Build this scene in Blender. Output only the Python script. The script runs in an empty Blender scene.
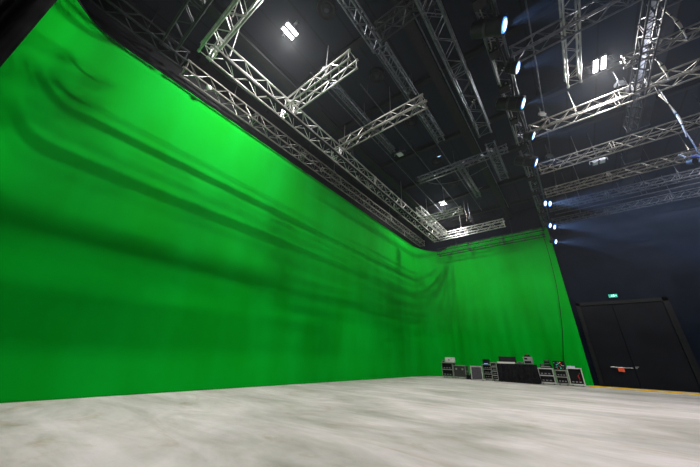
import bpy, bmesh, math, random
from mathutils import Vector, Matrix
random.seed(7)
S = bpy.context.scene
C = S.collection
PI = math.pi

# ------------------------------------------------------------------ materials
def mat(name, col, rough=.6, metal=0., spec=.5):
    m = bpy.data.materials.new(name); m.use_nodes = True
    b = m.node_tree.nodes['Principled BSDF']
    b.inputs['Base Color'].default_value = (*col, 1)
    b.inputs['Roughness'].default_value = rough
    b.inputs['Metallic'].default_value = metal
    b.inputs['Specular IOR Level'].default_value = spec
    return m
def noisy(m, c1, c2, scale=3, detail=5, stretch=(1, 1, 1), rough=.5, lo=.35, hi=.65):
    nt = m.node_tree; N = nt.nodes; L = nt.links
    tc = N.new('ShaderNodeTexCoord'); mp = N.new('ShaderNodeMapping'); mp.inputs['Scale'].default_value = stretch
    n = N.new('ShaderNodeTexNoise'); n.inputs['Scale'].default_value = scale; n.inputs['Detail'].default_value = detail
    n.inputs['Roughness'].default_value = rough
    r = N.new('ShaderNodeValToRGB'); r.color_ramp.elements[0].position = lo; r.color_ramp.elements[1].position = hi
    r.color_ramp.elements[0].color = (*c1, 1); r.color_ramp.elements[1].color = (*c2, 1)
    L.new(tc.outputs['Object'], mp.inputs[0]); L.new(mp.outputs[0], n.inputs['Vector'])
    L.new(n.outputs['Fac'], r.inputs[0]); L.new(r.outputs[0], N['Principled BSDF'].inputs['Base Color'])
    return n
def emis(name, col, st):
    m = bpy.data.materials.new(name); m.use_nodes = True
    b = m.node_tree.nodes['Principled BSDF']
    b.inputs['Base Color'].default_value = (*col, 1)
    b.inputs['Emission Color'].default_value = (*col, 1); b.inputs['Emission Strength'].default_value = st
    return m
M = {}
M['green'] = mat('chroma_green', (.004, .40, .030), .85, 0, .04)
noisy(M['green'], (.001, .37, .014), (.0015, .43, .026), .8, 3, (1, 1, .3))
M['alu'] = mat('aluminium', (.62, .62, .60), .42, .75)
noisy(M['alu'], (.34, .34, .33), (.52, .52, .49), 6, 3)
M['alumid'] = mat('mid_aluminium', (.34, .33, .31), .42, .75)  # middle aluminium tone, darker than the bright trusses
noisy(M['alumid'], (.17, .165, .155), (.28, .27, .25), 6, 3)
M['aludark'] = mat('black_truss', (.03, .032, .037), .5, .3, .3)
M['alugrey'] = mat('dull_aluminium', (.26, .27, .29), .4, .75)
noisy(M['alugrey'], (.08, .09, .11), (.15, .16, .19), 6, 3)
M['black'] = mat('black_paint', (.012, .013, .015), .55, 0, .2)
noisy(M['black'], (.005, .006, .007), (.009, .010, .012), 5, 4)
M['blackwall'] = mat('black_wall', (.030, .032, .040), .85, 0, .06)
noisy(M['blackwall'], (.006, .009, .017), (.009, .013, .024), 1.2, 4)
M['door'] = mat('door_black', (.03, .03, .036), .7, 0, .12)
noisy(M['door'], (.006, .007, .010), (.009, .010, .014), 1.0, 4)
M['cloth'] = mat('black_cloth', (.012, .012, .014), .95, 0, .1)
noisy(M['cloth'], (.009, .009, .011), (.018, .018, .021), 8, 4)
M['curtain'] = mat('black_curtain', (.006, .006, .007), .95, 0, .05)
noisy(M['curtain'], (.005, .005, .006), (.009, .009, .010), 3, 4, (6, 6, .2))
M['white'] = mat('white_paint', (.75, .75, .73), .5)
M['grey'] = mat('grey_plastic', (.30, .30, .31), .5)
M['panel'] = mat('case_panel', (.035, .033, .037), .45)
noisy(M['panel'], (.028, .026, .03), (.045, .042, .048), 12, 4)
M['purple'] = mat('dark_purple_panel', (.09, .07, .10), .5)
noisy(M['purple'], (.035, .028, .04), (.06, .05, .065), 10, 4)
M['red'] = mat('red', (.35, .02, .015), .6)
M['orange'] = mat('orange_red_label', (.85, .10, .03), .5)
M['yellow'] = mat('yellow_rubber', (.75, .50, .02), .6)
noisy(M['yellow'], (.80, .52, .02), (.95, .66, .03), 4, 4)
M['bag'] = mat('pale_fabric', (.50, .46, .42), .9)
noisy(M['bag'], (.36, .33, .30), (.62, .57, .52), 9, 5, (1, 1, .3))
M['blue'] = mat('blue_fabric', (.05, .10, .55), .8)
M['paper'] = mat('pale_blue_paper', (.55, .62, .85), .7)
M['ledc'] = emis('cyan_led', (.05, .8, .5), .5)
M['ledb'] = emis('blue_led', (.05, .3, 1.), 2)
M['ledr'] = emis('orange_led', (1., .16, .05), .35)
M['exit'] = emis('exit_sign_face', (.02, .55, .38), .45)
M['exitw'] = emis('exit_sign_white', (.75, 1., .92), .9)
M['flood'] = emis('flood_lit', (1., .97, .98), 12.)
M['led'] = emis('stage_light_lens', (.50, .76, 1.), 5.)
M['ledrim'] = emis('stage_light_rim', (.06, .30, 1.), 1.6)
M['lensoff'] = mat('lens_unlit', (.55, .60, .62), .25)
M['duct'] = mat('steel_duct', (.12, .13, .15), .8, 0, .1)
noisy(M['duct'], (.03, .034, .045), (.045, .05, .065), 2, 4)
# concrete floor
M['floor'] = mat('painted_concrete', (.5, .5, .48), .62, 0, .3)
def floor_nodes():
    m = M['floor']; nt = m.node_tree; N = nt.nodes; L = nt.links; b = N['Principled BSDF']
    tc = N.new('ShaderNodeTexCoord')
    def nz(scale, st, det, rough=.55, dist=0, rot=0):
        mp = N.new('ShaderNodeMapping'); mp.inputs['Scale'].default_value = st; mp.inputs['Rotation'].default_value = (0, 0, rot)
        n = N.new('ShaderNodeTexNoise'); n.inputs['Scale'].default_value = scale; n.inputs['Detail'].default_value = det
        n.inputs['Roughness'].default_value = rough; n.inputs['Distortion'].default_value = dist
        L.new(tc.outputs['Object'], mp.inputs[0]); L.new(mp.outputs[0], n.inputs['Vector']); return n
    def ramp(n, lo, hi, c1, c2):
        r = N.new('ShaderNodeValToRGB'); e = r.color_ramp.elements
        e[0].position = lo; e[1].position = hi; e[0].color = (*c1, 1); e[1].color = (*c2, 1)
        L.new(n.outputs['Fac'], r.inputs[0]); return r
    def mul(a, c, f=1, mode='MULTIPLY'):
        x = N.new('ShaderNodeMixRGB'); x.blend_type = mode; x.inputs[0].default_value = f
        L.new(a.outputs[0], x.inputs[1]); L.new(c.outputs[0], x.inputs[2]); return x
    big = ramp(nz(.30, (.6, 1.3, 1), 7, .62, .9, .2), .34, .60, (.50, .465, .445), (.86, .765, .785))  # soft streaks and patches: stains plus soft shadows painted into the colour
    stain_shade = ramp(nz(.7, (.45, 1.3, 1), 8, .62, 1.6, .25), .33, .60, (.74, .74, .70), (1, 1, 1))
    fin = ramp(nz(6, (.4, 1, 1), 8, .7, .3, -.1), .3, .6, (.90, .90, .88), (1, 1, 1))
    ox = ramp(nz(.9, (.5, 1, 1), 6, .65, 1.5, .9), .58, .72, (1, 1, 1), (.80, .74, .62))
    x = mul(mul(mul(big, stain_shade), fin), ox)
    L.new(x.outputs[0], b.inputs['Base Color'])
    rr = ramp(nz(1.1, (1, 1, 1), 5), .3, .7, (.45,) * 3, (.75,) * 3); L.new(rr.outputs[0], b.inputs['Roughness'])
floor_nodes()
# ceiling deck: ribs running in y
M['ceil'] = mat('ceiling_deck', (.035, .037, .043), .8, 0, .1)
def ceil_nodes():
    m = M['ceil']; nt = m.node_tree; N = nt.nodes; L = nt.links; b = N['Principled BSDF']
    tc = N.new('ShaderNodeTexCoord'); w = N.new('ShaderNodeTexWave'); w.wave_profile = 'SAW'
    w.inputs['Scale'].default_value = .32; w.bands_direction = 'X'
    bp = N.new('ShaderNodeBump'); bp.inputs['Strength'].default_value = .5; bp.inputs['Distance'].default_value = .04
    r = N.new('ShaderNodeValToRGB'); r.color_ramp.elements[0].position = .03; r.color_ramp.elements[1].position = .08
    r.color_ramp.elements[0].color = (.006, .007, .009, 1); r.color_ramp.elements[1].color = (.012, .017, .029, 1)
    L.new(tc.outputs['Object'], w.inputs['Vector']); L.new(w.outputs['Fac'], bp.inputs['Height'])
    L.new(w.outputs['Fac'], r.inputs[0]); L.new(r.outputs[0], b.inputs['Base Color']); L.new(bp.outputs[0], b.inputs['Normal'])
ceil_nodes()

# ------------------------------------------------------------------ mesh helpers
def bx(bm, a, b, mtx=None):
    """axis aligned box between corners a and b"""
    c = [(a[i] + b[i]) / 2 for i in range(3)]; s = [abs(b[i] - a[i]) for i in range(3)]
    m = Matrix.Translation(c) @ Matrix.Diagonal((*s, 1))
    if mtx: m = mtx @ m
    bmesh.ops.create_cube(bm, size=1, matrix=m)
def tube(bm, p, q, r, n=6, r2=None, caps=True):
    p = Vector(p); q = Vector(q); d = q - p; l = d.length
    if l < 1e-6: return
    m = Matrix.Translation((p + q) / 2) @ d.to_track_quat('Z', 'Y').to_matrix().to_4x4()
    bmesh.ops.create_cone(bm, cap_ends=caps, segments=n, radius1=r, radius2=r if r2 is None else r2, depth=l, matrix=m)
def path(bm, pts, r, n=6):
    """one continuous swept tube through the points"""
    pts = [Vector(p) for p in pts]; rings = []
    for i, p in enumerate(pts):
        d = (pts[min(i + 1, len(pts) - 1)] - pts[max(i - 1, 0)]).normalized()
        ref = Vector((0, 0, 1)) if abs(d.z) < .9 else Vector((1, 0, 0))
        u = d.cross(ref).normalized(); v = d.cross(u)
        rr = r[i] if isinstance(r, (list, tuple)) else r
        rings.append([bm.verts.new(p + rr * (math.cos(a * 2 * PI / n) * u + math.sin(a * 2 * PI / n) * v)) for a in range(n)])
    for a, b in zip(rings, rings[1:]):
        for k in range(n): bm.faces.new((a[k], a[(k + 1) % n], b[(k + 1) % n], b[k]))
    bm.faces.new(rings[0][::-1]); bm.faces.new(rings[-1])
def lathe(bm, prof, n=20, mtx=None):
    """profile of (radius, z) about z"""
    rings = []
    for r, z in prof:
        rings.append([bm.verts.new((mtx or Matrix()) @ Vector((r * math.cos(a * 2 * PI / n), r * math.sin(a * 2 * PI / n), z))) for a in range(n)])
    for a, b in zip(rings, rings[1:]):
        for k in range(n): bm.faces.new((a[k], a[(k + 1) % n], b[(k + 1) % n], b[k]))
    bm.faces.new(rings[0][::-1]); bm.faces.new(rings[-1])
def obj(name, bm, m, parent=None, smooth=False, bevel=0):
    bmesh.ops.recalc_face_normals(bm, faces=bm.faces)
    me = bpy.data.meshes.new(name); bm.to_mesh(me); bm.free()
    me.materials.append(M[m] if isinstance(m, str) else m)
    if smooth:
        for f in me.polygons: f.use_smooth = True
    o = bpy.data.objects.new(name, me); C.objects.link(o)
    if parent: o.parent = parent
    if bevel:
        b = o.modifiers.new('bevel', 'BEVEL'); b.width = bevel; b.segments = 2; b.limit_method = 'ANGLE'
    return o
def tag(o, label, cat, group=None, kind=None):
    o['label'] = label; o['category'] = cat
    if group: o['group'] = group
    if kind: o['kind'] = kind
    return o
def thing(name, label, cat, loc=(0, 0, 0), rz=0, group=None):
    o = bpy.data.objects.new(name, None); C.objects.link(o); o.empty_display_size = .2
    o.location = loc; o.rotation_euler = (0, 0, rz); return tag(o, label, cat, group)
def struct(name, bm, m, parent=None, **k):
    o = obj(name, bm, m, parent, **k)
    if not parent: o['kind'] = 'structure'
    return o
def B(): return bmesh.new()
def copy_tree(o, parent=None):
    c = o.copy(); C.objects.link(c); c.parent = parent
    for ch in [x for x in bpy.data.objects if x.parent == o]: copy_tree(ch, c)
    return c

# ------------------------------------------------------------------ the hall
XL, XR, YB, YE, ZC = -9.10, 10.0, -9.0, 21.95, 11.5
bm = B(); bx(bm, (XL - .2, YB - .2, -.2), (XR + .2, YE + .2, 0)); struct('floor', bm, 'floor')
bm = B(); bx(bm, (XL - .2, YB - .2, ZC), (XR + .2, YE + .2, ZC + .2)); struct('ceiling', bm, 'ceil')
bm = B(); bx(bm, (XL - .2, YB, 0), (XL, YE, ZC)); struct('wall_left', bm, 'black')
bm = B(); bx(bm, (XR, YB, 0), (XR + .2, YE, ZC)); struct('wall_right', bm, 'blackwall')
bm = B(); bx(bm, (XL, YB - .2, 0), (XR, YB, ZC)); struct('wall_back', bm, 'blackwall')
bm = B(); bx(bm, (XL, YE, 0), (XR, YE + .2, ZC)); struct('wall_front', bm, 'blackwall')

# steel roof: purlins in x, girders in y
for i, y in enumerate((-1.4, 1.75, 4.8, 7.65, 11.35, 14.1, 17.2, 20.2)):
    bm = B(); bx(bm, (XL, y - .06, ZC - .22), (XR, y + .06, ZC)); bx(bm, (XL, y - .11, ZC - .25), (XR, y + .11, ZC - .22))
    struct('trim_%d' % (i + 1), bm, 'black')
for i, x in enumerate((-6.9, -2.0, 7.6)):
    bm = B(); bx(bm, (x - .05, YB, ZC - .5), (x + .05, YE, ZC - .25)); bx(bm, (x - .17, YB, ZC - .54), (x + .17, YE, ZC - .5))
    struct('trim_%d' % (i + 9), bm, 'black')
# big ventilation duct
t = thing('ventilation_duct', 'long dark steel duct running under the right side of the ceiling', 'duct', (4.35, 8, ZC))
bm = B(); bx(bm, (-.28, -9, -.75), (.28, 13.7, -.30)); obj('duct_body', bm, 'duct', t, bevel=.02)
for k in range(8):
    bm = B(); y = -7.5 + k * 2.9; bx(bm, (-.31, y - .03, -.78), (.31, y + .03, -.27)); obj('flange', bm, 'alugrey', t)
for k in range(8):
    y = -6.2 + k * 2.7
    for s in (-1, 1):
        bm = B(); tube(bm, (s * .22, y, 0), (s * .22, y, -.32), .012); obj('hanger', bm, 'alugrey', t)

# ------------------------------------------------------------------ green cyclorama
GX, GY, GZ = -8.89, 21.80, 9.4
def arc(pts, n=8):
    """quadratic smoothing of a three point corner"""
    a, b, c = [Vector((*p, 0)) for p in pts]; o = []
    for i in range(n + 1):
        t_ = i / n; o.append(((1 - t_) ** 2 * a + 2 * t_ * (1 - t_) * b + t_ ** 2 * c))
    return [(v.x, v.y) for v in o]
plan = [(-7.74, -2.11)] + arc([(-8.5, -1.35), (-8.89, -.95), (-8.89, -.45)], 6)
yy = -.4
while yy < 18.2: plan.append((GX, yy)); yy += .3
plan += arc([(GX, 18.4), (GX + .0, 21.0), (-7.5, GY - .02)], 14)
xx = -7.3
while xx < .0:
    # hung cloth: gentle vertical folds
    plan.append((xx, GY - .03 + .030 * math.sin(xx * 4.3) * math.sin(xx * 1.7 + 1) + .014 * math.sin(xx * 9.7)))
    xx += .075
plan.append((.087, GY - .02))
bm = B(); rows = []
zs = [0, .04, .15, .4] + [.8 + i * .43 for i in range(20)] + [GZ]
for z in zs:
    row = []
    for i, (x, y) in enumerate(plan):
        k = min(1, z / 1.2)
        rise = min(1, max(0, (x + 7.6) / .8)) if y > 15 else 0      # the end screen hangs a little higher
        row.append(bm.verts.new((x, y, z * (1 + .036 * rise))))
    rows.append(row)
for a, b in zip(rows, rows[1:]):
    for i in range(len(plan) - 1): bm.faces.new((a[i], a[i + 1], b[i + 1], b[i]))
cyc = obj('green_screen', bm, 'green', smooth=True)
tag(cyc, 'huge bright green cyclorama screen wrapped round the left and end walls', 'green screen')
sm = cyc.modifiers.new('thick', 'SOLIDIFY'); sm.thickness = .02; sm.offset = 0
# black pipe / hem along the head of the screen
bm = B(); hem = [(x * 1.0, y, GZ + .03) for x, y in plan if y < 21.6 or x < -7.4] + [(-6.8, GY - .03, GZ * 1.036 + .03), (.087, GY - .03, GZ * 1.036 + .03)]
path(bm, hem, .035, 6)
tag(obj('screen_rail', bm, 'black'), 'thin black rail along the top hem of the green screen', 'rail')

# ------------------------------------------------------------------ black curtain on the left
bm = B(); r0 = []; r1 = []; n = 120
for i in range(n + 1):
    u = i / n; y = -1.50 - u * 6.8
    x = -7.62 + .35 * u + .07 * math.sin(u * 75) + .03 * math.sin(u * 31 + 1)
    r0.append(bm.verts.new((x, y, .02))); r1.append(bm.verts.new((x, y, 10.9)))
for i in range(n): bm.faces.new((r0[i], r0[i + 1], r1[i + 1], r1[i]))
o = obj('stage_curtain', bm, 'curtain', smooth=True); tag(o, 'tall black pleated curtain hanging at the near end of the green screen', 'curtain')
sm = o.modifiers.new('thick', 'SOLIDIFY'); sm.thickness = .015
bm = B(); tube(bm, (-7.6, -1.4, 10.93), (-7.25, -8.4, 10.93), .03, 8)
for k in range(4): tube(bm, (-7.6 + .1 * k, -1.8 - 2.0 * k, 10.93), (-7.6 + .1 * k, -1.8 - 2.0 * k, ZC), .012)
tag(obj('curtain_rail', bm, 'black'), 'black pipe carrying the black pleated curtain', 'rail')

# ------------------------------------------------------------------ double gate in the black end wall
yw = YE
bm = B()
bx(bm, (.35, yw - .10, 0), (.55, yw, 4.47)); bx(bm, (4.02, yw - .10, 0), (4.26, yw, 4.47)); bx(bm, (.35, yw - .10, 4.28), (4.26, yw, 4.47))
struct('door_1', bm, 'black')
d1 = bpy.data.objects['door_1']
for a, b in ((.56, 1.96), (1.985, 4.01)):
    bm = B(); bx(bm, (a, yw - .045, .02), (b, yw, 4.27)); lf = obj('door_leaf', bm, 'door', d1, bevel=.008)
    if a < 1:
        bm = B(); tube(bm, (1.03, yw - .11, .97), (1.93, yw - .11, .955), .022, 8)
        for x in (1.07, 1.90): tube(bm, (x, yw - .11, .965), (x, yw - .04, .965), .016)
        obj('panic_bar', bm, 'alu', lf)
        bm = B(); bx(bm, (1.31, yw - .15, .76), (1.56, yw - .135, .935)); obj('warning_tag', bm, 'orange', lf)
    else:
        bm = B(); bx(bm, (2.02, yw - .07, .93), (2.10, yw - .045, 1.03)); bx(bm, (2.02, yw - .10, 1.0), (2.16, yw - .07, 1.03)); obj('door_handle', bm, 'alu', lf)
t = thing('exit_sign', 'small green and white lit exit sign above the black double door', 'sign', (2.16, yw, 4.74))
bm = B(); bx(bm, (-.19, -.07, -.09), (.19, 0, .09)); obj('sign_box', bm, 'exit', t, bevel=.005)
bm = B()                                       # running man, arrow and doorway
lathe(bm, [(.012, -.003), (.012, .003)], 10, Matrix.Translation((-.05, -.073, .052)) @ Matrix.Rotation(PI / 2, 4, 'X'))
for p, q, r in (((-.055, .035), (-.07, -.01), .013), ((-.055, .03), (-.025, .012), .006), ((-.06, .03), (-.09, .018), .006), ((-.07, -.01), (-.04, -.03), .008), ((-.04, -.03), (-.045, -.06), .007), ((-.07, -.01), (-.085, -.04), .008), ((-.085, -.04), (-.115, -.045), .007)):
    tube(bm, (p[0], -.073, p[1]), (q[0], -.073, q[1]), r)
bx(bm, (.0, -.076, -.06), (.055, -.070, .06)); bx(bm, (.08, -.076, -.008), (.13, -.07, .008))
tube(bm, (.12, -.073, .03), (.155, -.073, 0), .006); tube(bm, (.12, -.073, -.03), (.155, -.073, 0), .006)
obj('sign_pictogram', bm, 'exitw', t)

# yellow cable protector along the foot of the door wall
bm = B()
pts = [(-.12, 20.75), (1.05, 20.50), (2.4, 20.25), (3.6, 19.95), (6.5, 19.3)]
for (x0, y0), (x1, y1) in zip(pts, pts[1:]):
    for w, h in ((.12, .025), (.07, .055)):
        vs = [bm.verts.new(v) for v in ((x0, y0 - w, 0), (x1, y1 - w, 0), (x1, y1 + w, 0), (x0, y0 + w, 0), (x0, y0 - w, h), (x1, y1 - w, h), (x1, y1 + w, h), (x0, y0 + w, h))]
        for f in ((0, 1, 5, 4), (3, 2, 6, 7), (4, 5, 6, 7), (0, 4, 7, 3), (1, 2, 6, 5), (0, 3, 2, 1)): bm.faces.new([vs[i] for i in f])
tag(obj('floor_cable_cover', bm, 'yellow'), 'yellow strip of cable cover lying on the floor in front of the black door', 'cable cover')

# ------------------------------------------------------------------ trusses
def truss(name, label, axis, a, b, fixed, z, s, m='alu', group='aluminium rigging trusses', pitch=None, h=None, r=.030, joints=True, drops=(), cat='truss'):
    """box truss: four chords, zigzag lattice on four faces, ladder frames at the ends and joints"""
    L_ = b - a; mid = (a + b) / 2
    loc = (mid, fixed, z) if axis == 'x' else (fixed, mid, z)
    t = thing(name, label, cat, loc, 0 if axis == 'x' else PI / 2, group)
    h = h or s; w = s / 2; hh = h / 2; l = L_ / 2
    if axis == 'y': pass
    for sy in (-1, 1):
        for sz in (-1, 1):
            bm = B(); tube(bm, (-l, sy * w, sz * hh), (l, sy * w, sz * hh), r, 8); obj('chord', bm, m, t, smooth=False)
    pitch = pitch or s * .9
    n = max(2, round(L_ / pitch)); dx = L_ / n; br = r * .38
    def face(pa, pb, off):
        bm = B()
        for i in range(n):
            x0 = -l + i * dx; x1 = x0 + dx
            if (i + off) % 2: tube(bm, (x0, *pa), (x1, *pb), br, 5)
            else: tube(bm, (x0, *pb), (x1, *pa), br, 5)
        obj('lattice', bm, m, t)
    face((-w, -hh), (w, -hh), 0); face((-w, hh), (w, hh), 1); face((-w, -hh), (-w, hh), 0); face((w, -hh), (w, hh), 1)
    xs = [-l, l]
    if joints:
        k = max(1, round(L_ / 2.6)); xs = [-l + L_ * i / k for i in range(k + 1)]
    for x in xs:
        bm = B()
        for o_ in ((-.05, .05) if abs(abs(x) - l) > .01 else (0,)):
            for p, q in (((-w, -hh), (w, -hh)), ((w, -hh), (w, hh)), ((w, hh), (-w, hh)), ((-w, hh), (-w, -hh))):
                tube(bm, (x + o_, *p), (x + o_, *q), br * 1.3, 5)
        for sy in (-1, 1):
            for sz in (-1, 1): tube(bm, (x - .05, sy * w, sz * hh), (x + .05, sy * w, sz * hh), r * 1.35, 8)
        obj('end_frame' if abs(abs(x) - l) < .01 else 'joint_frame', bm, m, t)
    for d in drops:                              # wire slings up to the roof steel
        x = d - mid
        bm = B(); tube(bm, (x, 0, hh), (x, 0, ZC - .25 - z), .012, 5)
        tube(bm, (x, -w, hh), (x, 0, hh + .35), .01, 5); tube(bm, (x, w, hh), (x, 0, hh + .35), .01, 5)
        obj('sling', bm, m, t)
    return t
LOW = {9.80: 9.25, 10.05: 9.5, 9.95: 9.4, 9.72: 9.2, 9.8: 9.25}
TR = [
 # along the long green wall (y)
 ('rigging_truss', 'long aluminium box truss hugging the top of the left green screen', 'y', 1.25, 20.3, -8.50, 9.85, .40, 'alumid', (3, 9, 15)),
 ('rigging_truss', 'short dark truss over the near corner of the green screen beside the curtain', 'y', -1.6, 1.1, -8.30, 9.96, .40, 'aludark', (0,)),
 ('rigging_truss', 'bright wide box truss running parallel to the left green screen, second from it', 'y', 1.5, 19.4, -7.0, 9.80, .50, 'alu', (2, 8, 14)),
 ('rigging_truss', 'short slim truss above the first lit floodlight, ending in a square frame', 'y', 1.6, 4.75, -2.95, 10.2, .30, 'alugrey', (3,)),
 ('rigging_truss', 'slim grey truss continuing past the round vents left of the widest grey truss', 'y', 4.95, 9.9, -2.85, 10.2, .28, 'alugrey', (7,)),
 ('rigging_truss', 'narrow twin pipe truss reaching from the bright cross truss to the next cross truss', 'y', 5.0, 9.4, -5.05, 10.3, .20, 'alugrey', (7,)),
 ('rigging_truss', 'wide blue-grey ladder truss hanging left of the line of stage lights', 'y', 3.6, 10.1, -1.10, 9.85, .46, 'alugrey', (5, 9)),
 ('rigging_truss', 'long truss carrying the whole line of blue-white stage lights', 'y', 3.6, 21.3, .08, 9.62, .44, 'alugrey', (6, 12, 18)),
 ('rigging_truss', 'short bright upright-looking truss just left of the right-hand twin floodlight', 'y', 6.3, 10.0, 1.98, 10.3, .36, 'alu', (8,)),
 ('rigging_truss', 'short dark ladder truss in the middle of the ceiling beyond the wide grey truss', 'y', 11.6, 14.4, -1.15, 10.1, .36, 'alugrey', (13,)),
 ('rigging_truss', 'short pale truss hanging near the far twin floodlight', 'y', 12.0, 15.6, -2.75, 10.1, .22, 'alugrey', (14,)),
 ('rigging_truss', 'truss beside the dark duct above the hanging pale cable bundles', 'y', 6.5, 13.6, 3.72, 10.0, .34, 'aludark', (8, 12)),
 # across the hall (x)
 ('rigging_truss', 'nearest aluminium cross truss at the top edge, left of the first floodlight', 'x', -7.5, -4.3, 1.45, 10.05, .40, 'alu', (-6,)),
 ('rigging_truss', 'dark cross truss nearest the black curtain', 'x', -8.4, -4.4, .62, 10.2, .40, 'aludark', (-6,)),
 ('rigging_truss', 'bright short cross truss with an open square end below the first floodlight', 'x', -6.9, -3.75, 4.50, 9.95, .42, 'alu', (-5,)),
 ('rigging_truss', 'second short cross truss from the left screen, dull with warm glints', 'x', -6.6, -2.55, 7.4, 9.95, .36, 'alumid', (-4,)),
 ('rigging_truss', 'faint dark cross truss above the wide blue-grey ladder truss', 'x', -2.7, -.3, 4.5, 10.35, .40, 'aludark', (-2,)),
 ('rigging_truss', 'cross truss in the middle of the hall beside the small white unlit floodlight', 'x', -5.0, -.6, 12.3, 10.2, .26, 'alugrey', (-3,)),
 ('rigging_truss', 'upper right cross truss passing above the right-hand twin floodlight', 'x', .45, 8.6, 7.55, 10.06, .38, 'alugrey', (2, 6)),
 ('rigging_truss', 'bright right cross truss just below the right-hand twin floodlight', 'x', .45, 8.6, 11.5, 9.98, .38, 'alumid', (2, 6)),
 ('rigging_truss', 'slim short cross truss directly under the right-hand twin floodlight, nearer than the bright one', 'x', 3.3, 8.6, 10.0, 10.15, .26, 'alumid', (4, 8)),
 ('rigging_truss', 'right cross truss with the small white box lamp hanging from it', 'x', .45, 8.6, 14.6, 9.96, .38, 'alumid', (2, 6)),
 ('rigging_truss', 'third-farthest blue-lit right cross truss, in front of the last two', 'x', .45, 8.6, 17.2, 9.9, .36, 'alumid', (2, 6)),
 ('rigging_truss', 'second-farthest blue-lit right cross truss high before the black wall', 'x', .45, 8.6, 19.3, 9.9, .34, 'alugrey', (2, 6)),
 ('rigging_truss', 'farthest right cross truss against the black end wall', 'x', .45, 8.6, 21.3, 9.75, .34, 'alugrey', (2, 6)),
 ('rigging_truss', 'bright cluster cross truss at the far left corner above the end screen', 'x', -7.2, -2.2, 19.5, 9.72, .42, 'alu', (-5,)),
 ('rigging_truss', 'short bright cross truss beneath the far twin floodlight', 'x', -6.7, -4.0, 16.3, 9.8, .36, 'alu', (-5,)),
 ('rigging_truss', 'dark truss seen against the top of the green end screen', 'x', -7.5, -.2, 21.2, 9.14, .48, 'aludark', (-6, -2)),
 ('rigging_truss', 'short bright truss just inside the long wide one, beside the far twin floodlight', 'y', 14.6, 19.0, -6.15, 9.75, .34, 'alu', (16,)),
]
for nm, lb, ax, a, b, fx, z, s, m, dr in TR:
    if z in LOW:
        q = (LOW[z] - 1) / (z - 1); a, b, fx, z, s = a * q, b * q, fx * q, LOW[z], s * q; dr = [v * q for v in dr]
    truss(nm, lb, ax, a, b, fx, z, s, m, group='rigging trusses under the ceiling', drops=dr)
for x, a, b, z, lb in ((-5.75, 4.4, 18.5, 10.9, 'thin ceiling conduit just right of the wide truss by the left screen'), (-4.55, 6, 19, 11.0, 'thin ceiling conduit left of the round vents'),
                       (-3.4, 5, 19.5, 11.05, 'thin ceiling conduit passing close beside the round vents'), (-1.75, 5, 20, 11.0, 'thin ceiling conduit left of the wide ladder truss'),
                       (1.1, 6, 20, 11.05, 'thin ceiling conduit just right of the line of stage lights')):
    t = thing('conduit_pipe', lb, 'pipe', (x, a, z), 0, 'thin conduits under the ceiling')
    bm = B(); tube(bm, (0, 0, 0), (0, b - a, 0), .022, 8); obj('pipe_run', bm, 'alugrey', t)
    for k in range(4):
        bm = B(); tube(bm, (0, .5 + k * (b - a - 1) / 3, 0), (0, .5 + k * (b - a - 1) / 3, ZC - z), .008, 5); obj('hanger', bm, 'alugrey', t)
# rows of thin batten pipes in front of the dark end wall
for i, (y, z) in enumerate(((18.2, 10.35), (20.3, 10.3), (20.7, 10.0), (21.6, 10.4))):
    bm = B(); tube(bm, (.7, y, z), (9.2, y, z), .028, 8)
    for x in (1.5, 5, 8.5): tube(bm, (x, y, z), (x, y, ZC), .008, 5)
    tag(obj('batten_pipe', bm, 'alugrey'), ('steel batten pipe high on the right, nearest of the four', 'steel batten pipe high on the right, second of the four from the camera', 'steel batten pipe high on the right, third of the four and lowest', 'steel batten pipe high on the right, against the black wall')[i], 'pipe', 'batten pipes on the right')

# ------------------------------------------------------------------ floodlights
def face_mtx(loc, tg):
    """local -z looks at the target, local y stays near the hall's long axis"""
    z = (Vector(loc) - Vector(tg)).normalized(); x = Vector((0, 1, 0)).cross(z).normalized(); y = z.cross(x)
    m = Matrix((x, y, z)).transposed().to_4x4(); m.translation = loc; return m
def floodlight(label, loc, rz, lit, panels=2, sc=1., w=.24, l=.52, tg=None):
    K = face_mtx((0, 0, 0), Vector(tg) - Vector(loc)) if tg else Matrix()
    t = thing('floodlight', label, 'floodlight', loc, rz, 'ceiling floodlights')
    bm = B(); bx(bm, (-.40 * sc, -.04, .10), (.40 * sc, .04, .15)); tube(bm, (0, 0, .12), (0, 0, ZC - loc[2]), .02, 8)
    for s in (-1, 1): bx(bm, (s * .40 * sc - .01, -.03, -.02), (s * .40 * sc + .01, .03, .15))
    obj('yoke', bm, 'alugrey', t)
    for k in range(panels):
        cx = (k - (panels - 1) / 2) * (w + .10) * sc
        bm = B(); bx(bm, (cx - w / 2 * sc - .02, -l / 2 * sc - .02, -.02), (cx + w / 2 * sc + .02, l / 2 * sc + .02, .07))
        for q in range(7):
            yq = (-l / 2 + .04 + q * (l - .08) / 6) * sc; bx(bm, (cx - w / 2 * sc, yq - .006, .07), (cx + w / 2 * sc, yq + .006, .12))
        bmesh.ops.transform(bm, matrix=K, verts=bm.verts); hs = obj('housing', bm, 'alugrey', t)
        bm = B(); bx(bm, (cx - w / 2 * sc, -l / 2 * sc, -.035), (cx + w / 2 * sc, l / 2 * sc, -.021)); bmesh.ops.transform(bm, matrix=K, verts=bm.verts); obj('lamp_glass', bm, lit, hs)
    return t
floodlight('dazzling lit twin-panel floodlight at the upper left, nearest the camera', (-5.46, 3.07, 11.3), 0, 'flood', 2, 1, .12, .46)
floodlight('lit twin-panel floodlight on the right side of the ceiling', (2.99, 10.84, 11.3), 0, 'flood', 2, 1, .13, .58)
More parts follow.
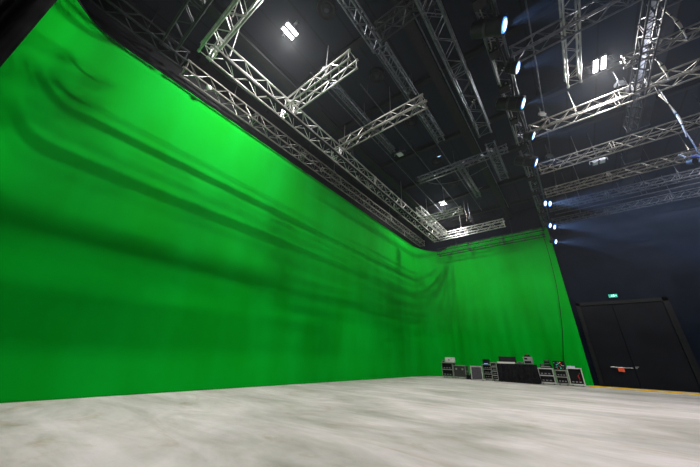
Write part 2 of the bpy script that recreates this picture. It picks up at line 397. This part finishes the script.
floodlight('lit twin-panel floodlight far away above the corner of the green screen', (-5.43, 17.3, 11.3), 0, 'flood', 2, 1, .13, .48)
floodlight('lit fill floodlight added unseen over the near end of the hall, above the frame', (2.99, -3.6, 11.3), 0, 'flood', 1, 1, .20, .62, (-8, 5, 3))  # unseen fill lamp, added to brighten floor and screen
for x, y, pw, ln, tg in ((-5.57, 3.07, 560, .46, None), (-5.35, 3.07, 200, .46, None), (2.84, 10.84, 430, .58, None), (3.14, 10.84, 430, .58, None), (-5.58, 17.3, 330, .48, None), (-5.28, 17.3, 330, .48, None),
                         (2.99, -3.6, 50, .62, (-8, 5, 3)), (9.0, 3.0, 25, .62, (-8.8, 7, 4)), (9.0, 10.84, 70, .62, (-8.8, 14, 4)), (9.0, 17.3, 680, .62, (-4, 21.8, 4))):  # the aimed beams are added fill from out of view
    ld = bpy.data.lights.new('flood_beam', 'AREA'); ld.energy = pw; ld.color = (1, .97, .95); ld.shape = 'RECTANGLE'; ld.size = .035; ld.size_y = ln
    lo = bpy.data.objects.new('flood_beam', ld); C.objects.link(lo); T = face_mtx((x, y, 11.3), tg) if tg else Matrix.Translation((x, y, 11.3))
    lo.matrix_world = T @ Matrix.Translation((0, 0, -.05))
for y, lb, ag in ((3.0, 'nearest', (-8.8, 7, 4)), (10.84, 'middle', (-8.8, 14, 4)), (17.3, 'farthest', (-4, 21.8, 4))):  # row added out of view to brighten the far floor and end screen
    floodlight('lit fill floodlight added unseen beyond the right edge of the frame, %s of its row' % lb, (9.0, y, 11.3), 0, 'flood', 1, 1, .2, .62, ag)
floodlight('unlit white floodlight between the two lit ones on the left', (-5.26, 10.6, 11.0), 0, 'lensoff', 1, .8, .34, .4)
floodlight('unlit white box lamp hanging on the right cross truss', (2.68, 15.2, 9.75), 0, 'lensoff', 2, .8, .22, .34)

# ------------------------------------------------------------------ ceiling vents
v0 = None
for i, (x, y, lb) in enumerate(((-4.05, 3.40, 'nearest, beside the dazzling floodlight'), (-3.98, 6.35, 'second from the camera'), (-3.97, 9.36, 'third from the camera'),
                    (-4.1, 12.85, 'fourth from the camera'), (-4.08, 15.6, 'farthest from the camera'))):
    if v0 is None:
        t = v0 = thing('ceiling_vent', '', 'vent', (0, 0, 0), 0, 'round ceiling vents')
        bm = B(); lathe(bm, [(.20, 0), (.32, 0), (.33, -.03), (.29, -.16), (.27, -.16), (.24, -.05), (.2, -.05)], 28); obj('vent_ring', bm, 'black', t, smooth=True)
        bm = B(); lathe(bm, [(.02, -.02), (.20, -.02), (.17, -.07), (.12, -.10), (.02, -.10)], 24); obj('vent_cone', bm, 'black', t, smooth=True)
        bm = B(); lathe(bm, [(.01, -.09), (.08, -.09), (.08, -.135), (.01, -.14)], 16); obj('vent_hub', bm, 'duct', t)
    else: t = copy_tree(v0)
    t.location = (x, y, ZC - .0); t['label'] = 'round dark ceiling vent, ' + lb

def cable(label, pts, r=.014, m='black', name='slack_cable'):
    P = [Vector(p) for p in pts]; out = []
    for i in range(len(P) - 1):
        p0 = P[max(i - 1, 0)]; p1 = P[i]; p2 = P[i + 1]; p3 = P[min(i + 2, len(P) - 1)]
        for k in range(6):
            u = k / 6; out.append(.5 * ((2 * p1) + (-p0 + p2) * u + (2 * p0 - 5 * p1 + 4 * p2 - p3) * u * u + (-p0 + 3 * p1 - 3 * p2 + p3) * u ** 3))
    out.append(P[-1]); bm = B(); path(bm, out, r, 6)
    return tag(obj(name, bm, m, smooth=True), label, 'cable')
# ------------------------------------------------------------------ stage lights on the long truss
def aim(d):
    return Vector(d).normalized().to_track_quat('Z', 'Y').to_matrix().to_4x4()
def stage_light(label, loc, d, big):
    """loc is the lens centre"""
    t = thing('stage_light', label, 'stage light', loc, 0, 'stage lights on the long truss')
    A = aim(d); R_ = .22 if big else .16; Lb = .82 if big else .34
    bm = B()
    if big: lathe(bm, [(.10, -Lb), (R_ * .95, -Lb + .05), (R_, -Lb + .2), (R_, -.14), (R_ * 1.12, -.13), (R_ * 1.12, .03), (R_ * 1.02, .03), (R_ * 1.0, -.02)], 24, A)
    else: lathe(bm, [(.06, -Lb), (R_ * .8, -Lb + .04), (R_ * .95, -.15), (R_ * 1.1, -.12), (R_ * 1.1, .02), (R_ * 1.0, .02), (R_ * .98, -.02)], 24, A)
    body = obj('lamp_body', bm, 'black', t)
    rl = R_ * .80 if big else R_ * .95
    bm = B(); lathe(bm, [(rl, -.02), (rl, .032), (rl * .78, .036), (rl * .78, -.02)], 24, A); lr = obj('lens_rim', bm, 'ledrim', t)
    bm = B(); lathe(bm, [(rl * .77, .0), (rl * .77, .034), (rl * .4, .046), (.005, .05)], 24, A); obj('lens', bm, 'led', t)
    if big:
        bm = B(); lathe(bm, [(R_ * 1.0, -Lb * .55), (R_ * 1.07, -Lb * .55), (R_ * 1.07, -Lb * .47), (R_ * 1.0, -Lb * .47)], 24, A); obj('barrel_band', bm, 'aludark', t)
    # yoke and clamp to the truss
    bm = B(); ax = A.to_3x3() @ Vector((0, 0, -1)); c = ax * (Lb * .45)
    side = Vector((0, 0, 1)).cross(ax).normalized(); top = Vector((c.x, c.y, .34 if big else .28))
    for s in (-1, 1):
        p = c + side * s * (R_ + .03); tube(bm, p, (p.x, p.y, top.z), .014, 6)
    tube(bm, (c + side * (R_ + .03)) * 1 + Vector((0, 0, top.z - c.z)), (c - side * (R_ + .03)) + Vector((0, 0, top.z - c.z)), .016, 6)
    obj('yoke', bm, 'aludark', t)
    bm = B(); tube(bm, top, (top.x, top.y, top.z + .12), .02, 8)
    bx(bm, (top.x - .03, top.y - .04, top.z + .08), (top.x + .03, top.y + .04, top.z + .18)); obj('clamp', bm, 'aludark', t)
    return t
SL = [(.34, 5.62, 8.95, 1, 'biggest and nearest stage light with a long black barrel, top of the frame'),
      (.42, 7.18, 9.05, 0, 'short round stage light, second in line from the camera'),
      (.34, 8.62, 8.98, 1, 'long-barrelled stage light, third in line from the camera'),
      (.42, 10.55, 9.02, 0, 'short round stage light, fourth in line from the camera'),
      (.30, 12.35, 8.98, 1, 'long-barrelled stage light, fifth in line from the camera'),
      (.26, 16.60, 9.0, 0, 'left lamp of the nearer close pair of stage lights'),
      (.46, 16.95, 9.08, 0, 'right lamp of the nearer close pair of stage lights'),
      (.22, 19.75, 8.95, 0, 'left lamp of the farther close pair of stage lights'),
      (.42, 20.1, 8.92, 0, 'right lamp of the farther close pair of stage lights'),
      (.28, 21.1, 8.30, 0, 'lowest and farthest stage light, at the corner of the green end screen')]
spots = []
for i, (x, y, z, big, lb) in enumerate(SL):
    d = (.9, .12, -.52) if y < 15 else (.86, -.30, -.42)
    stage_light(lb, (x, y, z), d, big)
    ld = bpy.data.lights.new('stage_beam', 'SPOT'); ld.energy = 3600 if y < 15 else 7500; ld.color = (.26, .47, 1.); ld.spot_size = math.radians(40); ld.spot_blend = .5; ld.shadow_soft_size = .08
    lo = bpy.data.objects.new('stage_beam', ld); C.objects.link(lo)
    dv = Vector((1, -.16, -.30)) if y > 15 else Vector((1, -.02, -.30))
    lo.location = Vector((x, y, z)) + Vector(d).normalized() * .08
    lo.rotation_euler = dv.to_track_quat('-Z', 'Y').to_euler()
cable('black cable loom sagging along the truss of stage lights', [(.20, 4.0, 9.30)] + [(.18 + .05 * math.sin(k * 2.1), 4.6 + k * .8, 9.34 - (.16 if k % 2 else 0)) for k in range(20)] + [(.15, 20.9, 9.3)], .035, 'black', 'cable_loom')
cable('thinner pale cable running along the truss of stage lights', [(-.05, 4.0, 9.36)] + [(-.06 + .04 * math.sin(k * 1.7), 4.8 + k * 1.0, 9.36 - (.10 if k % 2 else .02)) for k in range(16)] + [(-.03, 21, 9.36)], .015, 'alumid', 'cable_loom')
for k, (y, w_) in enumerate(((4.9, .3), (6.5, .24), (7.9, .3), (9.6, .26), (11.3, .3), (14.0, .34), (15.6, .3), (18.4, .34))):
    t = thing('power_box', 'black power box on the truss of stage lights, %s' % ('nearest the top of the frame', 'just past the biggest lamp', 'between the second and third lamp', 'between the third and fourth lamp', 'between the fourth and fifth lamp', 'first beyond the fifth lamp', 'just before the nearer close pair', 'between the two close pairs')[k], 'power box', (-.02, y, 9.40), 0, 'power boxes on the lamp truss')
    bm = B(); bx(bm, (-w_ / 2, -.13, -.22), (w_ / 2, .13, -.03)); obj('box_body', bm, 'black', t, bevel=.012)
    bm = B(); bx(bm, (-.03, -.05, -.03), (.03, .05, .04)); obj('clamp', bm, 'alumid', t)
    for q in (-1, 1):
        bm = B(); tube(bm, (q * w_ * .25, -.16, -.12), (q * w_ * .25, -.12, -.12), .03, 10); obj('socket', bm, 'alumid', t)
# drop pipe that carries the lowest lamp
bm = B(); tube(bm, (.08, 21.13, 9.4), (.08, 21.13, 8.45), .022, 8); tube(bm, (.06, 21.13, 8.5), (.2, 21.13, 8.5), .02, 8)
tag(obj('drop_pipe', bm, 'aludark'), 'short dark vertical pipe holding the lowest stage light', 'pipe')

for xo, rr, lb in ((-6.36, .050, 'thick black cable loom added to cast a shadow band, under the right chord of the bright wide left truss'), (-6.84, .036, 'thinner black cable loom added to cast a shadow band, under the left chord of the bright wide left truss')):
    cable(lb, [(xo, 1.5 + k * 1.3, 8.965 - (.02 if k % 2 else 0)) for k in range(14)], rr, 'black', 'cable_loom')  # looms added to strengthen the shadow bands on the left screen
# small blue-white lamp in the middle of the ceiling
t = thing('spot_lamp', 'small dark lamp with a pale blue lens in the middle of the ceiling', 'lamp', (-3.45, 11.3, 10.45))
bm = B(); lathe(bm, [(.03, .22), (.10, .18), (.12, .0), (.10, -.01)], 18, Matrix.Rotation(.5, 4, 'X')); obj('lamp_body', bm, 'black', t)
bm = B(); lathe(bm, [(.095, -.012), (.05, -.03), (.005, -.034)], 18, Matrix.Rotation(.5, 4, 'X')); obj('lens', bm, emis('blue_lens', (.4, .6, 1), 1.2), t)
bm = B(); tube(bm, (0, -.1, .15), (0, -.1, ZC - 10.45), .015); obj('stem', bm, 'black', t)
# white dome on the wall truss
t = thing('dome_camera', 'small white dome camera on the truss at the top of the left screen', 'camera', (-8.32, 2.05, 9.60))
bm = B(); lathe(bm, [(.01, -.09), (.05, -.08), (.08, -.04), (.085, 0), (.085, .03), (.01, .03)], 18); obj('dome', bm, 'white', t, smooth=True)

# ------------------------------------------------------------------ chain hoists and hanging cable bundles
def hoist(label, x, y, z, group='chain hoists'):
    t = thing('chain_hoist', label, 'hoist', (x, y, z), random.uniform(0, 1), group)
    bm = B(); bx(bm, (-.11, -.08, -.14), (.11, .08, .14)); tube(bm, (-.16, 0, 0), (.16, 0, 0), .085, 12); obj('motor_body', bm, 'black', t, bevel=.012)
    bm = B(); tube(bm, (0, 0, .14), (0, 0, ZC - .2 - z), .014, 6); obj('chain', bm, 'alugrey', t)
    bm = B(); path(bm, [(.02, 0, -.14), (.05, 0, -.2), (0, 0, -.27), (-.05, 0, -.21)], .015); obj('hook', bm, 'alu', t)
    bm = B(); lathe(bm, [(.02, -.52), (.07, -.48), (.085, -.3), (.06, -.12), (.05, -.1)], 10, Matrix.Translation((.14, 0, .0))); obj('chain_bag', bm, 'cloth', t, smooth=True)
    return t
hoist('black chain hoist on the bright cross truss below the first floodlight', -4.8, 4.32, 10.1)
hoist('black chain hoist over the wide truss beside the left screen', -6.6, 8.0, 10.1)
hoist('black chain hoist hanging at the middle of the dull second cross truss', -2.8, 7.04, 10.1)
hoist('black chain hoist over the wide blue-grey ladder truss', -1.1, 8.8, 10.5)
hoist('black chain hoist over the start of the bright right cross truss', .95, 11.5, 10.6)
hoist('black chain hoist over the right cross truss with the white box lamp', .95, 14.6, 10.5)
hoist('black chain hoist above the nearer close pair of stage lights', .1, 16.3, 10.4)
hoist('black chain hoist above the corner cluster of trusses', -6.6, 17.2, 10.1)
hoist('black chain hoist above the cross truss at the far left corner', -4.0, 18.3, 10.1)
hoist('black chain hoist where the right cross truss passes the duct', 3.40, 11.5, 10.55)
hoist('black chain hoist high above the stage lights near the top of the frame', .1, 7.9, 10.3)
def bundle(label, x, y, z0, z1, r=.07, sway=.1, m='bag'):
    """hanging sock of cables with straps"""
    t = thing('cable_bundle', label, 'cable bundle', (x, y, z0), 0, 'hanging cable bundles')
    n = 12; pts = []; rs = []
    for i in range(n + 1):
        u = i / n; pts.append((sway * math.sin(u * 3.2), sway * .5 * math.sin(u * 2.1), (z1 - z0) * u)); rs.append(r * (.75 + .35 * math.sin(u * 9 + x)))
    bm = B(); path(bm, pts, rs, 8); obj('cable_sleeve', bm, m, t, smooth=True)
    for k in (3, 6, 9):
        p = Vector(pts[k]); bm = B(); tube(bm, p - Vector((0, 0, .025)), p + Vector((0, 0, .025)), rs[k] + .008, 10); obj('strap', bm, 'black', t)
    bm = B(); tube(bm, pts[-1], (pts[-1][0], pts[-1][1], ZC - .3 - z0), .01, 5); obj('rope', bm, 'black', t)
    return t
bundle('pale wrapped cable bundle hanging nearest the upper right corner', 4.10, 8.85, 9.0, 10.35, .035, .05)
bundle('pale cable bundle hanging in front of the dark duct by the bright cross truss', 3.98, 10.25, 9.0, 10.2, .045, .05)
bundle('long thin pale cable bundle dropping below the bright right cross truss', 4.30, 12.0, 7.9, 9.9, .032, .1)
bundle('short pale cable bundle over the far corner trusses', -4.1, 17.6, 9.6, 10.4, .025, .04)
# rig of lamps and cables at the right edge
t = thing('hanging_lamp_rig', 'cluttered hanging rig of lamps, red and blue cables at the right edge', 'lamp rig', (4.55, 12.55, 7.35))
bm = B(); tube(bm, (0, 0, .1), (0, 0, ZC - 7.6), .02, 8); obj('hanging_pole', bm, 'alugrey', t)
bm = B(); tube(bm, (-.35, 0, .1), (.45, 0, .1), .025, 8); tube(bm, (-.35, .25, .4), (.45, .25, .4), .025, 8); tube(bm, (-.3, 0, .1), (-.3, .25, .4), .02); tube(bm, (.4, 0, .1), (.4, .25, .4), .02); obj('cross_bar', bm, 'alu', t)
for k, (x, y, z, r) in enumerate(((-.25, -.05, -.12, .10), (.05, .1, -.1, .09), (.38, .0, -.2, .14))):
    bm = B(); lathe(bm, [(.04, -.12), (r, -.08), (r, .08), (r * .8, .09)], 16, Matrix.Translation((x, y, z)) @ aim((.5, -.7, -.4))); obj('lamp_head', bm, 'aludark' if k < 2 else 'grey', t)
bm = B(); path(bm, [(-.2, -.05, .1), (0, -.1, -.05), (.2, -.08, .02), (.3, 0, .15)], .02); obj('blue_cable', bm, 'blue', t)
bm = B(); path(bm, [(.1, -.05, .42), (.14, -.1, .2), (.12, -.06, .05)], .03); obj('red_strap', bm, 'red', t)
bm = B(); path(bm, [(.25, -.05, .12), (.3, -.1, -.08), (.38, -.06, .02)], .015); obj('yellow_cable', bm, 'yellow', t)

# slack black cables looping under the ceiling
cable('slack pale cable looping beneath the far part of the ceiling', [(-5.0, 12.4, 10.3), (-4.2, 12.8, 9.9), (-3.0, 13.1, 9.85), (-1.6, 13.2, 10.2)], .014, 'alugrey')
cable('second slack cable looping above the far twin floodlight', [(-5.6, 15.2, 10.3), (-4.6, 14.9, 9.9), (-3.4, 14.9, 9.95), (-2.4, 15.2, 10.3)], .014, 'alugrey')
cable('thin black cable hanging down the right part of the green end screen', [(-.28, 21.25, 9.15), (-.25, 21.3, 7.6), (-.33, 21.4, 5.4), (-.62, 21.45, 3.0), (-.93, 21.4, 1.4), (-.95, 21.1, .75)], .02)

# ------------------------------------------------------------------ flight cases and equipment along the end wall
def case(label, x0, x1, y0, y1, z0, z1, kind, rz=0, front=None, edge='alu', tilt=0, name='flight_case', bays=1, grp='flight cases by the end screen'):
    """road case: panels, metal edging, ball corners, castors; front faces the camera (-y)"""
    cx, cy = (x0 + x1) / 2, (y0 + y1) / 2; w, d = (x1 - x0) / 2, (y1 - y0) / 2; h = z1 - z0
    t = thing(name, label, 'flight case', (cx, cy, z0), rz, grp); t.rotation_euler = (tilt, 0, rz)
    cb = .09 if kind in ('rack', 'closed') and z0 < .02 else 0
    e = .022
    if kind == 'closed':
        bm = B(); bx(bm, (-w + .01, -d + .01, cb), (w - .01, d - .01, h)); obj('case_body', bm, front or 'panel', t)
    else:
        bm = B()
        for a, b in (((-w + .01, -d, cb), (-w + .03, d, h)), ((w - .03, -d, cb), (w - .01, d, h)), ((-w, -d, cb), (w, d, cb + .02)), ((-w, -d, h - .02), (w, d, h)), ((-w + .02, d - .02, cb), (w - .02, d, h))): bx(bm, a, b)
        obj('case_body', bm, 'panel', t)
        for k in range(bays):
            zb0 = cb + .04 + k * (h - cb - .04) / bays; zb1 = cb + (k + 1) * (h - cb - .02) / bays - .02
            bm = B(); bx(bm, (-w + .04, -d + .06, zb0), (w - .04, d - .05, zb1)); un = obj('rack_unit', bm, 'black', t)
            for q in range(3):
                bm = B(); bx(bm, (-w + .09 + q * w * .5, -d + .045, zb0 + .05), (-w + .09 + q * w * .5 + w * .3, -d + .06, zb0 + .10))
                obj('unit_panel', bm, 'grey', un)
    bm = B()
    for sx in (-1, 1):
        for sy in (-1, 1): bx(bm, (sx * w - e, sy * d - e, cb - .0), (sx * w + e * .3 * 1, sy * d + e, h)) if sx > 0 else bx(bm, (-w - e * .3, sy * d - e, cb), (-w + e, sy * d + e, h))
        for zz in (cb, h): bx(bm, (sx * w - e, -d, zz - e), (sx * w + e, d, zz + e))
    for sy in (-1, 1):
        for zz in [cb, h] + ([cb + (h - cb) * k / bays for k in range(1, bays)] if sy < 0 else []): bx(bm, (-w, sy * d - e, zz - e), (w, sy * d + e, zz + e))
    obj('metal_edging', bm, edge, t)
    if kind == 'closed':
        bm = B()
        for sx in (-1, 1): bx(bm, (sx * w * .5 - .05, -d - .015, cb + (h - cb) * .62), (sx * w * .5 + .05, -d + .01, cb + (h - cb) * .62 + .10))
        obj('latch', bm, 'alu', t)
        bm = B(); bx(bm, (-w - .02, -.08, h * .5), (-w + .01, .08, h * .5 + .1)); bx(bm, (w - .01, -.08, h * .5), (w + .02, .08, h * .5 + .1)); obj('handle', bm, 'grey', t)
    if cb:
        for sx in (-1, 1):
            for sy in (-1, 1):
                bm = B(); tube(bm, (sx * (w - .08) - .02, sy * (d - .08), .037), (sx * (w - .08) + .02, sy * (d - .08), .037), .036, 12); bx(bm, (sx * (w - .08) - .03, sy * (d - .08) - .03, .05), (sx * (w - .08) + .03, sy * (d - .08) + .03, cb)); obj('castor', bm, 'grey', t)
    return t
case('leftmost flight case, an open two-bay rack with a white box on top', -7.50, -6.80, 19.5, 20.1, 0, .88, 'rack', bays=2)
case('lower closed flight case standing second from the left', -6.78, -6.02, 19.55, 20.15, 0, .74, 'closed')
case('dark flight case behind the leaning panel, stacked under a small black box', -5.02, -4.52, 19.7, 20.25, 0, .86, 'rack', bays=3)
case('silver-edged upright rack case at the left end of the black-clothed table', -4.47, -4.14, 19.3, 19.9, 0, .98, 'rack', bays=4)
case('two-bay silver-framed rack case just right of the black-clothed table', -2.17, -1.50, 19.9, 20.45, 0, .78, 'rack', bays=2, edge='white')
case('tall dark rack case with cyan and green indicator lights on top', -1.42, -.92, 19.95, 20.5, 0, .72, 'rack', bays=2)
case('rightmost open flight case with a white frame and red straps inside', -.86, -.26, 19.95, 20.5, 0, .84, 'rack', bays=1, edge='white', tilt=0)
bm = B(); path(bm, [(-.48, 20.02, .2), (-.42, 19.97, .35), (-.46, 19.98, .5), (-.36, 19.98, .62)], .03); tag(obj('red_strap', bm, 'red', smooth=True), 'red strap inside the rightmost open flight case', 'strap')
# white box on the left case
t = thing('white_equipment_box', 'pale grey equipment box on top of the leftmost flight case', 'box', (-7.02, 19.8, .905))
bm = B(); bx(bm, (-.27, -.2, 0), (.27, .2, .30)); obj('box_body', bm, 'white', t, bevel=.015)
bm = B(); bx(bm, (-.05, -.215, .1), (.05, -.2, .2)); bx(bm, (.12, -.215, .2), (.2, -.2, .24)); obj('connector_panel', bm, 'grey', t)
t = thing('control_box', 'small grey control box beside the pale box on the leftmost flight case', 'box', (-7.42, 19.8, .905))
bm = B(); bx(bm, (-.08, -.15, 0), (.08, .15, .12)); obj('box_body', bm, 'grey', t, bevel=.01)
bm = B(); bx(bm, (-.05, -.16, .03), (.05, -.15, .09)); obj('screen', bm, 'black', t)
# low dark bits between
t = thing('cable_coil', 'coil of black cable on the floor beside the second flight case', 'cable', (-5.83, 19.5, 0))
bm = B()
for k in range(5):
    path(bm, [(.17 * math.cos(a * PI / 8), .17 * math.sin(a * PI / 8), .03 + k * .045) for a in range(17)], .022, 6)
obj('cable_loops', bm, 'black', t, smooth=True)
t = thing('small_black_case', 'small black box on the floor left of the leaning pale-framed panel', 'box', (-5.58, 19.35, 0))
bm = B(); bx(bm, (-.11, -.14, 0), (.11, .14, .34)); obj('box_body', bm, 'black', t, bevel=.01)
bm = B(); tube(bm, (-.05, 0, .36), (.05, 0, .36), .01); obj('handle', bm, 'grey', t)
# leaning panel
t = thing('leaning_case_lid', 'pale-framed dark panel leaning upright on the floor, facing the camera', 'panel', (-5.22, 18.95, 0)); t.rotation_euler = (-.16, 0, .12)
bm = B(); bx(bm, (-.29, -.02, .03), (.29, .06, .74)); obj('panel_board', bm, 'purple', t)
bm = B()
for a, b in (((-.33, -.045, .0), (-.27, .07, .77)), ((.27, -.045, .0), (.33, .07, .77)), ((-.33, -.045, .0), (.33, .07, .06)), ((-.33, -.045, .71), (.33, .07, .77))): bx(bm, a, b)
obj('frame', bm, 'alu', t, bevel=.008)
# black box w/ blue light on stack
t = thing('black_mixer_box', 'small black box with a blue light strip on the stack behind the leaning panel', 'box', (-4.82, 19.9, .885))
bm = B(); bx(bm, (-.17, -.16, 0), (.17, .16, .27)); obj('box_body', bm, 'black', t, bevel=.01)
bm = B(); bx(bm, (-.1, -.166, .02), (.12, -.16, .045)); obj('light_strip', bm, 'ledb', t)
# table with cloth
t = thing('folding_table', 'long folding table hidden under a black cloth, centre of the equipment row', 'table', (-3.18, 19.75, 0))
bm = B(); bx(bm, (-.93, -.38, .90), (.93, .38, .94)); obj('table_top', bm, 'grey', t)
for sx in (-1, 1):
    for sy in (-1, 1): bm = B(); tube(bm, (sx * .85, sy * .32, 0), (sx * .85, sy * .32, .90), .018); obj('leg', bm, 'grey', t)
bm = B(); nx = 60; W, D = .96, .41
per = [(-W + 2 * W * i / nx, -D) for i in range(nx + 1)] + [(W, -D + 2 * D * i / 20) for i in range(1, 21)] + [(W - 2 * W * i / nx, D) for i in range(1, nx + 1)] + [(-W, D - 2 * D * i / 20) for i in range(1, 20)]
rows = []
for z, f in ((.955, 0), (.945, .01), (.7, .02), (.4, .035), (.03, .05)):
    row = []
    for i, (x, y) in enumerate(per):
        k = f * (1 + .8 * math.sin(i * .55) + .4 * math.sin(i * 1.3)); n_ = Vector((x / W if abs(abs(x) - W) < .01 else 0, y / D if abs(abs(y) - D) < .01 else 0, 0))
        n_ = n_.normalized() if n_.length else n_
        row.append(bm.verts.new((x + n_.x * k - 3.18, y + n_.y * k + 19.75, z)))
    rows.append(row)
for a, b in zip(rows, rows[1:]):
    for i in range(len(per)): j = (i + 1) % len(per); bm.faces.new((a[i], a[j], b[j], b[i]))
bm.faces.new(rows[0])
tag(obj('tablecloth', bm, 'cloth', smooth=False), 'black cloth draped to the floor over the long equipment table', 'tablecloth')
# mixing console with open lid
t = thing('mixing_console', 'mixing console with a raised black lid on the left of the black-clothed table', 'mixing console', (-3.62, 19.6, .96))
bm = B(); bx(bm, (-.46, -.24, 0), (.46, .2, .06)); o = obj('console_body', bm, 'grey', t, bevel=.01)
bm = B(); bx(bm, (-.46, -.26, .0), (.46, -.235, .09)); obj('front_rail', bm, 'white', t)
bm = B()
for k in range(12): bx(bm, (-.40 + k * .07, -.16, .06), (-.375 + k * .07, -.08, .085))
obj('fader_row', bm, 'white', t)
bm = B(); bx(bm, (-.46, .0, -.01), (.46, .03, .33), Matrix.Translation((0, .19, .06)) @ Matrix.Rotation(-.25, 4, 'X')); obj('raised_lid', bm, 'black', t, bevel=.01)
t = thing('small_grey_box', 'low grey box in the middle of the black-clothed table', 'box', (-2.93, 19.6, .96))
bm = B(); bx(bm, (-.12, -.14, 0), (.12, .14, .11)); obj('box_body', bm, 'grey', t, bevel=.01)
bm = B(); bx(bm, (-.08, -.146, .03), (.08, -.14, .08)); obj('screen', bm, 'black', t)
t = thing('equipment_case', 'grey and black machine with a domed top on the right of the black-clothed table', 'machine', (-2.52, 19.65, .96))
bm = B(); bx(bm, (-.21, -.2, 0), (.21, .2, .38)); obj('case_body', bm, 'grey', t, bevel=.03)
bm = B(); bx(bm, (-.16, -.21, .05), (.16, -.2, .17)); bx(bm, (-.15, -.21, .24), (.0, -.2, .33)); obj('dark_panel', bm, 'black', t)
bm = B(); lathe(bm, [(.17, 0), (.17, .04), (.12, .10), (.05, .13), (.01, .135)], 16, Matrix.Translation((0, 0, .38))); obj('domed_top', bm, 'black', t, smooth=True)
bm = B(); bx(bm, (-.05, -.16, .46), (.05, -.13, .50)); obj('red_button', bm, 'red', t)
# gear on the right cases
t = thing('amplifier', 'black amplifier on the silver-framed rack right of the table', 'amplifier', (-1.78, 20.15, .805))
bm = B(); bx(bm, (-.26, -.2, 0), (.26, .2, .20)); obj('amplifier_body', bm, 'black', t, bevel=.01)
bm = B(); bx(bm, (-.22, -.21, .05), (.22, -.2, .09)); bx(bm, (-.2, -.21, .13), (-.05, -.2, .16)); obj('front_strip', bm, 'grey', t)
t = thing('cable_drum', 'dark cable drum resting on the black amplifier right of the table', 'cable drum', (-1.70, 20.15, 1.01))
bm = B()
for s in (-1, 1): tube(bm, (s * .11 - .01, 0, .12), (s * .11 + .01, 0, .12), .12, 20)
obj('drum_flange', bm, 'black', t)
bm = B(); tube(bm, (-.10, 0, .12), (.10, 0, .12), .075, 16); obj('wound_cable', bm, 'aludark', t)
t = thing('patch_rack', 'dark patch rack dotted with cyan, green and orange indicators on a case', 'rack', (-1.17, 20.15, .745))
bm = B(); bx(bm, (-.25, -.2, 0), (.25, .2, .44)); obj('rack_body', bm, 'black', t, bevel=.01)
random.seed(3)
for cm, n, nm in (('ledc', 11, 'cyan_indicator'), ('ledr', 5, 'orange_indicator'), ('grey', 10, 'socket')):
    for k in range(n):
        bm = B(); x = random.uniform(-.22, .19); z = random.uniform(.04, .38); bx(bm, (x, -.215, z), (x + .035, -.2, z + .025)); obj(nm, bm, cm, t)
t = thing('paper_box', 'pale blue-white packet on top of the rightmost open flight case', 'packet', (-.66, 20.1, .865))
bm = B(); bx(bm, (-.17, -.12, 0), (.17, .12, .09)); obj('packet', bm, 'paper', t, bevel=.01)
bm = B(); bx(bm, (-.05, -.122, .0), (.02, -.12, .09)); obj('white_band', bm, 'white', t)

# ------------------------------------------------------------------ haze drifting through the stage light beams
HZ = bpy.data.materials.new('haze'); HZ.use_nodes = True; nt = HZ.node_tree
nt.nodes.remove(nt.nodes['Principled BSDF'])
vs = nt.nodes.new('ShaderNodeVolumeScatter'); vs.inputs['Density'].default_value = .0016; vs.inputs['Color'].default_value = (.9, .94, 1, 1); vs.inputs['Anisotropy'].default_value = .2
nt.links.new(vs.outputs[0], nt.nodes['Material Output'].inputs['Volume'])
bm = B(); bx(bm, (-8.3, -.5, 2.6), (9.6, 21.6, 11.25)); hz = obj('stage_haze', bm, HZ)
tag(hz, 'thin theatrical haze hanging in the upper part of the hall', 'haze', kind='stuff')

# ------------------------------------------------------------------ camera, world
pitch, roll, yaw = 4.24823539e-01, 3.51107975e-02, -6.75868050e-01
fw = Vector((math.sin(yaw) * math.cos(pitch), math.cos(yaw) * math.cos(pitch), math.sin(pitch)))
r0 = Vector((math.cos(yaw), -math.sin(yaw), 0)); u0 = r0.cross(fw)
rt = r0 * math.cos(roll) + u0 * math.sin(roll); up = -r0 * math.sin(roll) + u0 * math.cos(roll)
cd = bpy.data.cameras.new('camera'); cd.sensor_width = 36; cd.lens = 36 * 273.467 / 700; cd.clip_end = 200
co = bpy.data.objects.new('camera', cd); C.objects.link(co); S.camera = co
mw = Matrix((rt, up, -fw)).transposed().to_4x4(); mw.translation = (0, 0, 1.0); co.matrix_world = mw
w = bpy.data.worlds.new('world'); S.world = w; w.use_nodes = True
w.node_tree.nodes['Background'].inputs[0].default_value = (.5, .6, .8, 1); w.node_tree.nodes['Background'].inputs[1].default_value = .0
S.view_settings.view_transform = 'Standard'; S.view_settings.look = 'None'; S.view_settings.gamma = 1; S.view_settings.exposure = 0
S.view_settings.use_curve_mapping = False
